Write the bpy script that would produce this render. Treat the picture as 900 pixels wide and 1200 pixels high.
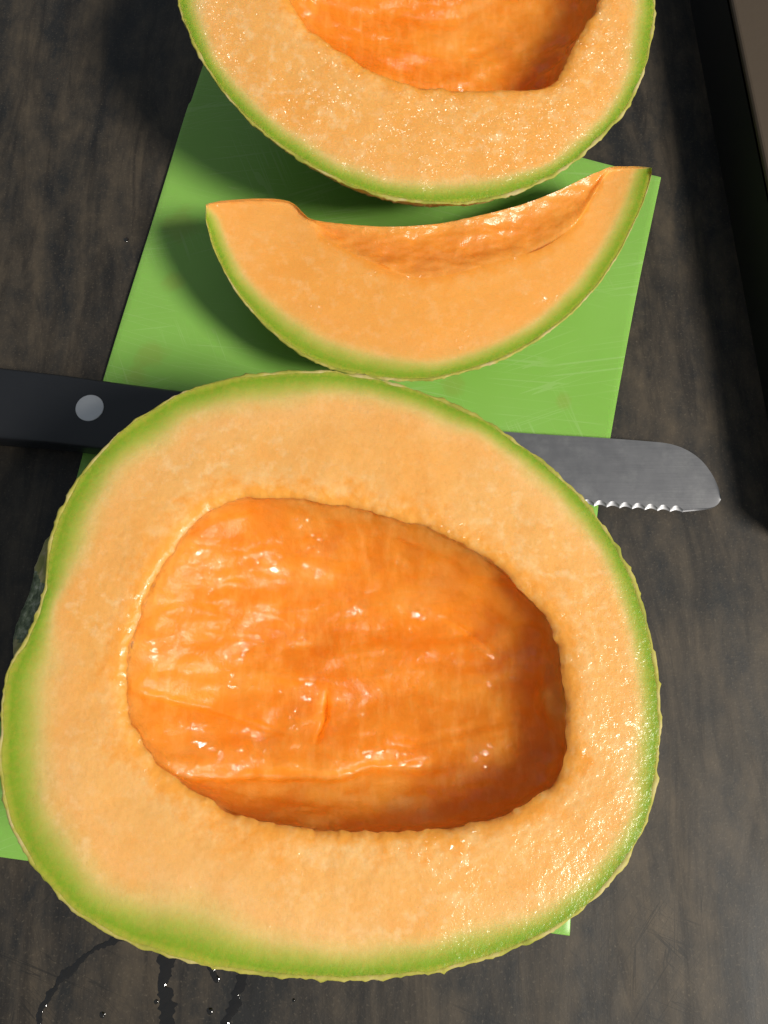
import bpy, math, random
import numpy as np
from mathutils import Vector, noise as mnoise

random.seed(7)
rng = np.random.default_rng(11)
scene = bpy.context.scene
for o in list(bpy.data.objects):
    bpy.data.objects.remove(o)

# ------------------------------------------------------------------ camera
CM = 0.01
F_PX, CAM_H, TILT = 901.0, 27.0, math.radians(15)
cam_d = bpy.data.cameras.new('camera')
cam = bpy.data.objects.new('camera', cam_d)
scene.collection.objects.link(cam)
cam.location = (0, 0, CAM_H * CM)
cam.rotation_euler = (TILT, 0, 0)
cam_d.sensor_fit = 'VERTICAL'
cam_d.sensor_height = 34.6
cam_d.lens = F_PX / 1200 * 34.6
cam_d.clip_start = 0.01
cam_d.clip_end = 50
scene.camera = cam

# ------------------------------------------------------------------ light
world = bpy.data.worlds.new('World')
scene.world = world
world.use_nodes = True
wb = world.node_tree.nodes['Background']
wb.inputs[0].default_value = (0.80, 0.90, 1.0, 1)
wb.inputs[1].default_value = 0.235

LDIR = Vector((0.85, -0.50, 1.0)).normalized()
ld = bpy.data.lights.new('window_light', 'AREA')
ld.shape = 'DISK'
ld.size = 0.40
ld.energy = 34
ld.color = (1.0, 0.95, 0.86)
lo = bpy.data.objects.new('window_light', ld)
scene.collection.objects.link(lo)
lo.location = Vector((0, 0.10, 0.04)) + LDIR * 1.6
lo.rotation_euler = (-LDIR).to_track_quat('-Z', 'Y').to_euler()

scene.view_settings.view_transform = 'Standard'
scene.view_settings.look = 'None'
scene.view_settings.gamma = 1.0
scene.view_settings.exposure = 0.0
scene.view_settings.use_curve_mapping = False
scene.cycles.use_adaptive_sampling = True
scene.cycles.adaptive_threshold = 0.025
scene.cycles.max_bounces = 6
scene.cycles.diffuse_bounces = 4
scene.cycles.glossy_bounces = 3
scene.cycles.caustics_reflective = False
scene.cycles.caustics_refractive = False

# ------------------------------------------------------------------ helpers
def unp(px, z):
    """photo pixel(s) + height in cm -> points in cm"""
    px = np.atleast_2d(np.array(px, float))
    z = np.broadcast_to(np.asarray(z, float), (len(px),))
    u = (px[:, 0] - 450) / F_PX
    v = (600 - px[:, 1]) / F_PX
    s, c = math.sin(TILT), math.cos(TILT)
    d = np.stack([u, s + v * c, -c + v * s], 1)
    k = (z - CAM_H) / d[:, 2]
    return np.stack([d[:, 0] * k, d[:, 1] * k, z], 1)

def obj(name, verts, faces, mat, parent=None, attrs=None, smooth=True, sharp=0):
    me = bpy.data.meshes.new(name)
    v = np.asarray(verts, float) * CM
    me.from_pydata(v.tolist(), [], [tuple(int(i) for i in f) for f in faces])
    if attrs:
        for k, a in attrs.items():
            at = me.attributes.new(k, 'FLOAT', 'POINT')
            at.data.foreach_set('value', np.asarray(a, np.float32))
    me.validate()
    me.update()
    if smooth:
        me.polygons.foreach_set('use_smooth', np.ones(len(me.polygons), bool))
    if sharp:
        me.set_sharp_from_angle(angle=math.radians(sharp))
    me.materials.append(mat)
    o = bpy.data.objects.new(name, me)
    scene.collection.objects.link(o)
    if parent:
        o.parent = parent
    return o

def empty(name, loc):
    o = bpy.data.objects.new(name, None)
    scene.collection.objects.link(o)
    o.location = (loc[0] * CM, loc[1] * CM, loc[2] * CM)
    o.empty_display_size = 0.02
    return o

def tag(o, label, cat, group=None):
    o['label'] = label
    o['category'] = cat
    if group:
        o['group'] = group

def adopt(child, parent):
    child.parent = parent
    child.location = Vector(child.location) - parent.location

def grid_faces(n_rows, n_cols, closed=True, off=0, flip=False):
    """rows x cols grid, vertex id = off + r*n_cols + c ; closed in c"""
    fs = []
    m = n_cols if closed else n_cols - 1
    for r in range(n_rows - 1):
        a0, b0 = off + r * n_cols, off + (r + 1) * n_cols
        for c in range(m):
            d = (c + 1) % n_cols
            q = (a0 + c, a0 + d, b0 + d, b0 + c)
            fs.append(q[::-1] if flip else q)
    return fs

def catmull(P, n, closed=True):
    P = np.asarray(P, float)
    N = len(P)
    out = []
    segs = N if closed else N - 1
    for i in range(segs):
        if closed:
            p0, p1, p2, p3 = P[i - 1], P[i], P[(i + 1) % N], P[(i + 2) % N]
        else:
            p0, p1, p2, p3 = P[max(i - 1, 0)], P[i], P[i + 1], P[min(i + 2, N - 1)]
        for t in np.linspace(0, 1, n, endpoint=False):
            out.append(0.5 * ((2 * p1) + (-p0 + p2) * t + (2 * p0 - 5 * p1 + 4 * p2 - p3) * t * t
                              + (-p0 + 3 * p1 - 3 * p2 + p3) * t ** 3))
    if not closed:
        out.append(P[-1])
    return np.array(out)

def radial(P2, cen, M):
    """closed outline -> radius for M angles about cen"""
    D = catmull(P2, 14) - cen
    a = np.mod(np.arctan2(D[:, 1], D[:, 0]), 2 * np.pi)
    r = np.hypot(D[:, 0], D[:, 1])
    i = np.argsort(a)
    a, r = a[i], r[i]
    th = np.linspace(0, 2 * np.pi, M, endpoint=False)
    return th, np.interp(th, np.r_[a[-1] - 2 * np.pi, a, a[0] + 2 * np.pi], np.r_[r[-1], r, r[0]])

def nz(P, scale, seed=0.0, octs=3):
    o = np.empty(len(P))
    for i, p in enumerate(np.asarray(P)):
        o[i] = mnoise.fractal(Vector((p[0] * scale + seed, p[1] * scale - seed, p[2] * scale + 2 * seed)), 1.0, 2.0, octs)
    return o

def net(P, scale, seed=0.0):
    """cork netting of the rind: ridge where two voronoi cells meet"""
    o = np.empty(len(P))
    for i, p in enumerate(np.asarray(P)):
        q = Vector((p[0] * scale + seed, p[1] * scale, p[2] * scale))
        w = mnoise.noise_vector(q * 0.8) * 0.35
        d = mnoise.voronoi(q + w)[0]
        o[i] = max(0.0, 1.0 - (d[1] - d[0]) / 0.22)
    return o

def seg_dist(P2, poly):
    """distance (cm) from points to polyline, and position along it 0..1"""
    best = np.full(len(P2), 1e9)
    along = np.zeros(len(P2))
    n = len(poly) - 1
    for k in range(n):
        a, b = poly[k], poly[k + 1]
        ab = b - a
        t = np.clip(((P2 - a) @ ab) / (ab @ ab), 0, 1)
        d = np.hypot(*(P2 - (a + t[:, None] * ab)).T)
        m = d < best
        best[m] = d[m]
        along[m] = ((k + t) / n)[m]
    return best, along

def sstep(x, a, b):
    t = np.clip((x - a) / (b - a), 0, 1)
    return t * t * (3 - 2 * t)

# ------------------------------------------------------------------ materials
class NT:
    def __init__(self, name):
        self.m = bpy.data.materials.new(name)
        self.m.use_nodes = True
        self.t = self.m.node_tree
        self.p = self.t.nodes['Principled BSDF']
        self.p.subsurface_method = 'BURLEY'
        self._tc = None
    def n(self, typ, **kw):
        x = self.t.nodes.new(typ)
        for k, v in kw.items():
            setattr(x, k, v)
        return x
    def l(self, a, b):
        self.t.links.new(a, b)
    def set(self, **kw):
        for k, v in kw.items():
            self.p.inputs[k.replace('_', ' ')].default_value = v
    def coord(self, scale=(1, 1, 1), rot=(0, 0, 0), loc=(0, 0, 0)):
        if self._tc is None:
            self._tc = self.n('ShaderNodeTexCoord')
        src = self._tc.outputs['Object']
        if any(rot):
            m0 = self.n('ShaderNodeMapping')
            m0.inputs['Rotation'].default_value = rot
            self.l(src, m0.inputs['Vector'])
            src = m0.outputs[0]
        mp = self.n('ShaderNodeMapping')
        mp.inputs['Scale'].default_value = scale
        mp.inputs['Location'].default_value = loc
        self.l(src, mp.inputs['Vector'])
        return mp.outputs[0]
    def noise(self, vec, scale, detail=4, rough=0.55, dist=0.0):
        x = self.n('ShaderNodeTexNoise')
        x.inputs['Scale'].default_value = scale
        x.inputs['Detail'].default_value = detail
        x.inputs['Roughness'].default_value = rough
        x.inputs['Distortion'].default_value = dist
        self.l(vec, x.inputs['Vector'])
        return x.outputs['Fac']
    def voro(self, vec, scale, feature='F1'):
        x = self.n('ShaderNodeTexVoronoi', feature=feature)
        x.inputs['Scale'].default_value = scale
        self.l(vec, x.inputs['Vector'])
        return x.outputs['Distance']
    def facets(self, scale, amount, nrm, spread, warp=0.35, stretch=(1, 1, 1)):
        """torn wet cells: each small cell of the juice film leans its own way where amount (0..1) is high"""
        v = self.coord(stretch)
        nn = self.n('ShaderNodeTexNoise')
        nn.inputs['Scale'].default_value = scale * 0.8
        nn.inputs['Detail'].default_value = 1
        self.l(v, nn.inputs['Vector'])
        va = self.n('ShaderNodeVectorMath', operation='MULTIPLY_ADD')
        va.inputs[1].default_value = (warp * 2 / scale,) * 3
        self.l(nn.outputs['Color'], va.inputs[0])
        self.l(v, va.inputs[2])
        x = self.n('ShaderNodeTexVoronoi')
        x.inputs['Scale'].default_value = scale
        self.l(va.outputs[0], x.inputs['Vector'])
        c = self.n('ShaderNodeVectorMath', operation='SUBTRACT')
        self.l(x.outputs['Color'], c.inputs[0])
        c.inputs[1].default_value = (0.5, 0.5, 0.5)
        k = self.n('ShaderNodeVectorMath', operation='SCALE')
        self.l(c.outputs[0], k.inputs[0])
        self.l(self.math('MULTIPLY', amount, spread), k.inputs['Scale'])
        ad = self.n('ShaderNodeVectorMath', operation='ADD')
        self.l(nrm, ad.inputs[0])
        self.l(k.outputs[0], ad.inputs[1])
        nm = self.n('ShaderNodeVectorMath', operation='NORMALIZE')
        self.l(ad.outputs[0], nm.inputs[0])
        return nm.outputs[0]
    def ramp(self, fac, stops, interp='LINEAR'):
        x = self.n('ShaderNodeValToRGB')
        r = x.color_ramp
        r.interpolation = interp
        while len(r.elements) < len(stops):
            r.elements.new(0.5)
        for e, (p, c) in zip(r.elements, stops):
            e.position = p
            e.color = (c, c, c, 1) if isinstance(c, (int, float)) else (*c, 1)
        self.l(fac, x.inputs[0])
        return x.outputs[0]
    def mix(self, fac, a, b, mode='MIX'):
        x = self.n('ShaderNodeMix', data_type='RGBA', blend_type=mode)
        for s, v in ((0, fac), (6, a), (7, b)):
            if isinstance(v, (int, float)):
                x.inputs[s].default_value = v
            elif isinstance(v, tuple):
                x.inputs[s].default_value = (*v, 1)
            else:
                self.l(v, x.inputs[s])
        return x.outputs[2]
    def math(self, op, a, b=0.0, c=0.0, clamp=False):
        x = self.n('ShaderNodeMath', operation=op, use_clamp=clamp)
        for i, v in enumerate((a, b, c)):
            if isinstance(v, (int, float)):
                x.inputs[i].default_value = v
            else:
                self.l(v, x.inputs[i])
        return x.outputs[0]
    def attr(self, name):
        x = self.n('ShaderNodeAttribute')
        x.attribute_name = name
        return x.outputs['Fac']
    def bump(self, h, strength, dist, prev=None):
        x = self.n('ShaderNodeBump')
        x.inputs['Strength'].default_value = strength
        x.inputs['Distance'].default_value = dist
        self.l(h, x.inputs['Height'])
        if prev is not None:
            self.l(prev, x.inputs['Normal'])
        return x.outputs[0]
    def base(self, col):
        self.l(col, self.p.inputs['Base Color'])
    def normal(self, nrm, coat=False):
        self.l(nrm, self.p.inputs['Normal'])
        if coat:
            self.l(nrm, self.p.inputs['Coat Normal'])

def mat_table():
    s = NT('dark_wood_laminate')
    g = s.coord((20, 4.0, 1))
    n1 = s.noise(g, 1.6, 6, 0.62, 0.7)
    n2 = s.noise(s.coord((90, 14, 1)), 1.1, 5, 0.7, 1.2)
    n3 = s.noise(s.coord((1.6, 1, 1)), 60, 5, 0.7)
    n4 = s.noise(s.coord(), 1100, 3, 0.6)
    streak = s.ramp(s.math('ADD', s.math('MULTIPLY', n1, 0.55), s.math('MULTIPLY', n3, 0.45)), [(0.42, 0.0), (0.66, 1.0)])
    c = s.mix(streak, (0.018, 0.018, 0.018), (0.088, 0.067, 0.045))
    c = s.mix(s.ramp(n2, [(0.36, 0.55), (0.54, 0.0)]), c, (0.009, 0.008, 0.008))
    c = s.mix(s.ramp(n4, [(0.58, 0.0), (0.76, 0.4)]), c, (0.17, 0.14, 0.10))
    # hairline scratches in several directions, thickest on the near side where things get cut
    sx = s.n('ShaderNodeSeparateXYZ')
    s.l(s.coord(), sx.inputs[0])
    near = s.ramp(s.math('MULTIPLY', sx.outputs[1], -10.0), [(0.2, 0.0), (0.62, 1.0)])
    mask = s.math('MULTIPLY', near, s.ramp(s.noise(s.coord(loc=(0.3, 0.1, 0)), 9, 2), [(0.38, 0.2), (0.58, 1.0)]))
    scr = None
    for k, a in enumerate((0.35, 1.25, -0.9, 0.75, 1.7)):
        w = s.noise(s.coord((7, 330, 1), (0, 0, a), (k * 1.7, k * 0.9, 0)), 1.0, 1, 0.4)
        ln = s.math('COMPARE', w, 0.5 + 0.03 * (k - 2), 0.006)
        brk = s.ramp(s.noise(s.coord((1, 1, 1), loc=(k, 3 * k, 0)), 30, 1), [(0.50, 0), (0.58, 1)])
        ln = s.math('MULTIPLY', ln, brk)
        scr = ln if scr is None else s.math('MAXIMUM', scr, ln)
    scr = s.math('MULTIPLY', scr, mask)
    c = s.mix(s.math('MULTIPLY', scr, 0.55), c, (0.010, 0.010, 0.010))
    s.base(c)
    rr = s.ramp(n1, [(0.3, 0.50), (0.7, 0.66)])
    s.l(rr, s.p.inputs['Roughness'])
    s.set(Specular_IOR_Level=0.34)
    b = s.bump(n2, 0.35, 0.0002)
    b = s.bump(n4, 0.35, 0.00012, b)
    s.normal(b)
    return s.m

def mat_mat():
    s = NT('green_plastic')
    n = s.noise(s.coord(), 14, 3)
    c = s.mix(s.ramp(n, [(0.35, 0), (0.7, 1)]), (0.215, 0.445, 0.070), (0.245, 0.485, 0.092))
    # dried juice blots, where the slice dripped
    st = s.noise(s.coord(), 130, 3, 0.6)
    for (px, py), r in (((212, 262), 0.9), ((178, 415), 0.7), ((158, 441), 0.6), ((205, 330), 0.5), ((530, 452), 0.5), ((660, 470), 0.35)):
        q = unp([(px, py)], 0.2)[0] * CM
        vd = s.n('ShaderNodeVectorMath', operation='DISTANCE')
        s.l(s.coord(), vd.inputs[0])
        vd.inputs[1].default_value = tuple(q)
        f = s.math('ADD', s.math('DIVIDE', vd.outputs['Value'], r * CM), s.math('MULTIPLY', s.math('SUBTRACT', st, 0.5), 1.6))
        c = s.mix(s.ramp(f, [(0.45, 0.26), (1.0, 0.0)]), c, (0.27, 0.24, 0.04))
    scr = None
    for k, a in enumerate((0.1, 0.3, -0.12, 1.2, -0.35)):
        w = s.noise(s.coord((4, 230, 1), (0, 0, a), (k * 2.3, k * 1.1, 0)), 1.0, 1, 0.4)
        ln = s.math('COMPARE', w, 0.5 + 0.02 * (k - 2), 0.008)
        brk = s.ramp(s.noise(s.coord((1, 1, 1), loc=(k, 2 * k, 0)), 26, 1), [(0.52, 0), (0.60, 1)])
        ln = s.math('MULTIPLY', ln, brk)
        scr = ln if scr is None else s.math('MAXIMUM', scr, ln)
    c = s.mix(s.math('MULTIPLY', scr, 0.22), c, (0.42, 0.60, 0.26))
    s.base(c)
    s.l(s.ramp(s.noise(s.coord(), 30, 3), [(0.35, 0.30), (0.7, 0.46)]), s.p.inputs['Roughness'])
    s.set(Specular_IOR_Level=0.4, Subsurface_Weight=0.15, Subsurface_Radius=(0.3, 1.0, 0.2), Subsurface_Scale=0.0015)
    b = s.bump(s.noise(s.coord(), 900, 2), 0.12, 0.0001)
    b = s.bump(s.noise(s.coord(), 22, 2), 0.25, 0.0012, b)
    s.normal(b)
    return s.m

def flesh_color(s, shift):
    """band from rind inwards: attribute 'rd' is distance to the rind in cm (scaled), 'cd' distance to the cavity"""
    rd, cd = s.attr('rd'), s.attr('cd')
    wob = s.math('MULTIPLY', s.math('SUBTRACT', s.noise(s.coord(loc=(shift, 0, 0)), 38, 5, 0.65), 0.5), 0.62)
    wob = s.math('MULTIPLY', wob, s.math('MULTIPLY', rd, 2.0, clamp=True))
    d = s.math('MULTIPLY', s.math('ADD', rd, wob), 0.5)
    c = s.ramp(d, [(0.0, (0.50, 0.44, 0.06)), (0.045, (0.42, 0.40, 0.040)), (0.11, (0.215, 0.325, 0.016)),
                   (0.17, (0.245, 0.35, 0.024)), (0.29, (0.42, 0.42, 0.066)), (0.45, (0.70, 0.49, 0.150)), (0.66, (0.85, 0.465, 0.155)),
                   (1.0, (0.85, 0.435, 0.125))])
    n = s.noise(s.coord(loc=(0, shift, 0)), 30, 4, 0.6)
    deep = s.math('MULTIPLY', s.ramp(n, [(0.44, 0.0), (0.66, 0.6)]), s.ramp(d, [(0.4, 0), (0.6, 1)]))
    c = s.mix(deep, c, (0.85, 0.345, 0.058))
    n8 = s.noise(s.coord(loc=(shift, 0.4, 0.9)), 95, 4, 0.65)
    n9 = s.noise(s.coord(loc=(shift, 0.9, 0.3)), 13, 2, 0.5)
    c = s.mix(s.math('MULTIPLY', s.ramp(n9, [(0.46, 0.0), (0.62, 0.5)]), s.ramp(d, [(0.4, 0), (0.6, 1)])), c, (0.85, 0.36, 0.060))
    c = s.mix(s.math('MULTIPLY', s.ramp(n8, [(0.50, 0.0), (0.68, 0.35)]), s.ramp(d, [(0.4, 0), (0.55, 1)])), c, (0.84, 0.35, 0.065))
    n2 = s.noise(s.coord(loc=(shift, shift, 0)), 260, 3, 0.6)
    n5 = s.noise(s.coord(loc=(shift, 0.7, 0)), 24, 3, 0.6)
    pale = s.math('MULTIPLY', s.math('MULTIPLY', s.ramp(n2, [(0.50, 0.0), (0.72, 0.7)]), s.ramp(n5, [(0.42, 0.25), (0.6, 1.0)])), s.ramp(d, [(0.35, 0), (0.5, 1)]))
    c = s.mix(pale, c, (0.91, 0.61, 0.29))
    n7 = s.noise(s.coord(), 620, 3, 0.7)
    c = s.mix(s.ramp(n7, [(0.35, 0.16), (0.55, 0.0)]), c, (0.62, 0.30, 0.06), 'MIX')
    # pale loose pulp next to the cavity
    c = s.mix(s.ramp(s.math('ADD', s.math('MULTIPLY', cd, 0.5), s.math('MULTIPLY', s.math('SUBTRACT', n, 0.5), 0.3)),
                     [(0.0, 0.0), (0.05, 0.50), (0.45, 0.0)]), c, (0.90, 0.58, 0.25))
    # torn edge of the hollow: orange runs a little way into the pale pulp
    n6 = s.noise(s.coord(loc=(shift, 0.1, 0.3)), 210, 4, 0.65)
    c = s.mix(s.ramp(s.math('SUBTRACT', cd, s.math('MULTIPLY', s.math('SUBTRACT', n6, 0.44), 2.2)), [(0.0, 0.95), (0.25, 0.6), (0.65, 0.0)]), c, (0.85, 0.33, 0.045))
    return c, rd

def flesh_surface(s, grain, wet, glint, beads, cell=1000):
    """matt translucent pulp under a thin film of juice; the film carries the glints"""
    s.set(Subsurface_Weight=0.75, Subsurface_Radius=(1.0, 0.42, 0.12), Subsurface_Scale=0.006, Roughness=wet,
          Specular_IOR_Level=0.22, Coat_Weight=glint, Coat_Roughness=0.16, Coat_IOR=1.6)
    pn = s.noise(s.coord(loc=(0.5, 0.2, 0.1)), 46, 3, 0.65)
    patch = s.ramp(pn, [(0.50, 0.0), (0.66, 1.0)] if beads < 0.7 else [(0.40, 0.15), (0.62, 1.0)])
    rim = s.math('MULTIPLY', s.ramp(s.attr('cd'), [(0.0, 1.0), (0.25, 0.6), (0.9, 0.0)]), s.ramp(pn, [(0.40, 0.1), (0.58, 1.0)]))
    dens = s.math('ADD', s.math('MULTIPLY', patch, beads), s.math('MULTIPLY', rim, 0.5), clamp=True)
    dens = s.math('MULTIPLY', dens, s.ramp(s.attr('rd'), [(0.35, 0.0), (0.9, 1.0)]))
    grit = s.noise(s.coord(), 800, 3, 0.7)
    cw = s.math('MULTIPLY', s.ramp(s.attr('rd'), [(0.2, 0.25), (0.9, 1.0)]), glint)
    brk = s.math('MAXIMUM', s.ramp(s.attr('cd'), [(0.15, 0.0), (0.45, 1.0)]), s.ramp(s.noise(s.coord(loc=(0.7, 0.3, 0)), 150, 2, 0.6), [(0.50, 0.08), (0.60, 1.0)]))
    s.l(s.math('MULTIPLY', cw, brk), s.p.inputs['Coat Weight'])
    drag = s.noise(s.coord((25, 520, 60), (0, 0, 0.12)), 1.0, 2, 0.5)
    s.l(s.bump(s.math('ADD', grit, s.math('MULTIPLY', drag, 0.5)), 0.6, 0.00045 * grain), s.p.inputs['Normal'])
    b = s.bump(grit, 0.7, 0.0004 * grain)
    s.l(s.facets(cell, dens, b, 1.5), s.p.inputs['Coat Normal'])

def mat_flesh(name, shift, grain, wet, glint, beads, cell=1000):
    s = NT(name)
    c, rd = flesh_color(s, shift)
    s.base(c)
    flesh_surface(s, grain, wet, glint, beads, cell)
    return s.m

def cavity_color(s, shift):
    n = s.noise(s.coord((14, 30, 20), loc=(shift, 0, 0)), 1.5, 5, 0.6, 0.5)
    c = s.ramp(n, [(0.30, (0.66, 0.155, 0.008)), (0.46, (0.72, 0.205, 0.014)), (0.60, (0.75, 0.255, 0.026)), (0.76, (0.79, 0.34, 0.08))])
    n2 = s.noise(s.coord((420, 110, 300)), 1.0, 3, 0.6)
    c = s.mix(s.ramp(n2, [(0.45, 0.0), (0.75, 0.22)]), c, (0.90, 0.48, 0.14))
    n3 = s.noise(s.coord(loc=(0.2, shift, 0.4)), 26, 3)
    return s.mix(s.ramp(n3, [(0.54, 0.0), (0.70, 0.6)]), c, (0.78, 0.20, 0.008))

def mat_cavity(name, shift):
    s = NT(name)
    lip = s.attr('lip')
    s.base(s.mix(s.math('MULTIPLY', lip, s.ramp(s.noise(s.coord(), 180, 3, 0.6), [(0.35, 0.1), (0.65, 0.9)])), cavity_color(s, shift), (0.87, 0.42, 0.10)))
    s.set(Subsurface_Weight=0.85, Subsurface_Radius=(1.0, 0.42, 0.12), Subsurface_Scale=0.025,
          Roughness=0.34, Specular_IOR_Level=0.2, Coat_Weight=0.55, Coat_Roughness=0.075, Coat_IOR=1.7)
    patch = s.ramp(s.noise(s.coord(loc=(shift, 0.2, 0.1)), 60, 4, 0.65), [(0.52, 0.0), (0.62, 1.0)])
    gg = s.noise(s.coord(), 620, 4, 0.7)
    s.l(s.math('ADD', 0.04, s.math('MULTIPLY', patch, 0.65)), s.p.inputs['Coat Weight'])
    s.l(s.bump(gg, 0.5, 0.0005), s.p.inputs['Normal'])
    b = s.bump(gg, 0.7, 0.00042)
    s.l(s.facets(560, patch, b, 1.1, 0.6, (0.8, 1, 1)), s.p.inputs['Coat Normal'])
    return s.m

def mat_slice_flesh():
    s = NT('slice_flesh')
    c, rd = flesh_color(s, 3.1)
    cav = s.attr('cav')
    c = s.mix(s.math('MULTIPLY', s.ramp(rd, [(0.7, 0.0), (1.3, 1.0)]), 0.55), c, (0.84, 0.33, 0.050))
    c = s.mix(cav, c, cavity_color(s, 5.2))
    s.base(c)
    flesh_surface(s, 0.8, 0.36, 0.55, 0.45)
    return s.m

def mat_rind():
    s = NT('netted_rind')
    a = s.attr('net')
    n = s.noise(s.coord(), 120, 4, 0.6)
    ground = s.ramp(n, [(0.35, (0.20, 0.23, 0.055)), (0.65, (0.33, 0.31, 0.10))])
    edge = s.ramp(n, [(0.34, (0.26, 0.28, 0.035)), (0.50, (0.41, 0.37, 0.065)), (0.66, (0.52, 0.43, 0.18))])
    c = s.mix(s.math('MULTIPLY', a, 0.85), ground, (0.50, 0.42, 0.25))
    c = s.mix(s.attr('top'), c, edge)
    s.base(c)
    s.set(Roughness=0.62, Specular_IOR_Level=0.3)
    s.normal(s.bump(s.noise(s.coord(), 700, 4, 0.65), 0.5, 0.0004))
    return s.m

def mat_scar():
    s = NT('stem_scar_cork')
    n = s.noise(s.coord((1, 1, 0.4)), 420, 4, 0.65)
    s.base(s.ramp(n, [(0.34, (0.05, 0.075, 0.035)), (0.50, (0.16, 0.20, 0.11)), (0.68, (0.42, 0.44, 0.33))]))
    s.set(Roughness=0.5)
    s.normal(s.bump(n, 0.9, 0.001))
    return s.m

def mat_simple(name, col, rough, **kw):
    s = NT(name)
    s.set(Base_Color=(*col, 1), Roughness=rough, **kw)
    return s

MT_TABLE = mat_table()
MT_MAT = mat_mat()
MT_RIND = mat_rind()
MT_SCAR = mat_scar()
MT_FLESH_A = mat_flesh('melon_flesh_smooth', 0.4, 0.7, 0.36, 0.75, 0.22)
MT_FLESH_B = mat_flesh('melon_flesh_grainy', 1.7, 1.2, 0.30, 0.8, 0.72, 1700)
MT_CAV_A = mat_cavity('wet_seed_cavity', 0.0)
MT_CAV_B = mat_cavity('wet_seed_cavity_far', 2.0)
MT_SLICE = mat_slice_flesh()

_s = mat_simple('steel_blade', (0.19, 0.19, 0.20), 0.42, Metallic=0.85)
_n = _s.noise(_s.coord((30, 500, 1)), 1.0, 3, 0.6)
_m = _s.noise(_s.coord(), 160, 3, 0.6)
_s.l(_s.ramp(_m, [(0.35, 0.42), (0.7, 0.48)]), _s.p.inputs['Roughness'])
_s.base(_s.mix(_s.ramp(_s.noise(_s.coord(), 90, 5, 0.7), [(0.5, 0.0), (0.72, 1.0)]), (0.20, 0.20, 0.21), (0.25, 0.25, 0.255)))
_s.normal(_s.bump(_n, 0.25, 0.0001))
MT_STEEL = _s.m
_s = mat_simple('black_handle', (0.012, 0.013, 0.016), 0.36, Specular_IOR_Level=0.5)
_s.normal(_s.bump(_s.noise(_s.coord(), 500, 3), 0.2, 0.0002))
_s.l(_s.ramp(_s.noise(_s.coord(), 50, 4, 0.6), [(0.35, 0.30), (0.7, 0.5)]), _s.p.inputs['Roughness'])
MT_HANDLE = _s.m
_s = mat_simple('brushed_rivet', (0.62, 0.62, 0.63), 0.5, Metallic=0.6)
_s.normal(_s.bump(_s.noise(_s.coord((1, 6, 1)), 600, 3), 0.3, 0.0002))
MT_RIVET = _s.m
_s = mat_simple('juice_on_wood', (0.008, 0.006, 0.004), 0.07, Specular_IOR_Level=0.6, Coat_Weight=0.6, Coat_Roughness=0.04)
_s.normal(_s.bump(_s.noise(_s.coord(), 330, 2), 0.8, 0.0010), True)
_s.set(Alpha=0.93, Coat_IOR=1.7)
MT_JUICE = _s.m
_s = mat_simple('brown_board', (0.06, 0.042, 0.026), 0.6)
_s.normal(_s.bump(_s.noise(_s.coord(), 200, 3), 0.3, 0.0005))
MT_BROWN = _s.m
MT_SIDE_SHADE = mat_simple('box_side_shade', (0.006, 0.006, 0.006), 0.7).m  # shade on the brown box's sides, painted in as near-black colour

# ------------------------------------------------------------------ table
def build_table():
    n = 60
    xs = np.linspace(-60, 45, n)
    ys = np.linspace(-40, 75, n)
    X, Y = np.meshgrid(xs, ys)
    top = np.stack([X.ravel(), Y.ravel(), np.zeros(n * n)], 1)
    o = obj('table_top', top, grid_faces(n, n, False), MT_TABLE)
    o['kind'] = 'structure'
build_table()

# ------------------------------------------------------------------ cutting mat
def build_mat():
    left = unp([(248, 30), (238, 70), (227, 108), (224, 118), (218, 130), (180, 254), (120, 447), (50, 700), (-55, 998)], 0.2)
    right = unp([(778, 180), (774, 205), (771, 216), (765, 247), (744, 352), (716, 510), (700, 605), (682, 830), (668, 1097)], 0.2)
    left[:, 2] = right[:, 2] = 0
    # top corners: straight far edge
    tl, tr = unp([(246, 52)], 0.2)[0, :2], unp([(772, 213)], 0.2)[0, :2]
    bl, br = unp([(-55, 997)], 0.2)[0, :2], unp([(668, 1097)], 0.2)[0, :2]
    L = catmull([tl] + [p[:2] for p in left[2:-1]] + [bl], 12, False)
    R = catmull([tr] + [p[:2] for p in right[3:-1]] + [br], 12, False)
    nv, nu = 120, 80
    def res(C):
        d = np.r_[0, np.cumsum(np.hypot(*np.diff(C, axis=0).T))]
        t = np.linspace(0, d[-1], nv)
        return np.stack([np.interp(t, d, C[:, 0]), np.interp(t, d, C[:, 1])], 1)
    L, R = res(L), res(R)
    topv, botv = [], []
    for r in range(nv):
        for c in range(nu):
            u = c / (nu - 1)
            p = L[r] * (1 - u) + R[r] * u
            v = r / (nv - 1)
            lift = 0.30 * max(0, u - 0.72) ** 2 / 0.08 * max(0, 0.35 - v) / 0.35
            topv.append((p[0], p[1], 0.2 + lift))
            botv.append((p[0], p[1], 0.04 + lift))
    N = nv * nu
    fs = grid_faces(nv, nu, False, 0, True) + grid_faces(nv, nu, False, N)
    ring = [c for c in range(nu)] + [r * nu + nu - 1 for r in range(1, nv)] + [(nv - 1) * nu + c for c in range(nu - 2, -1, -1)] \
        + [r * nu for r in range(nv - 2, 0, -1)]
    for a, b in zip(ring, ring[1:] + ring[:1]):
        fs.append((a, b, b + N, a + N))
    o = obj('cutting_mat', topv + botv, fs, MT_MAT)
    m = o.modifiers.new('edge', 'BEVEL')
    m.width = 0.0003
    m.segments = 2
    m.limit_method = 'ANGLE'
    tag(o, 'thin bright green plastic cutting mat lying under all the melon pieces', 'cutting mat')
build_mat()

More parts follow.
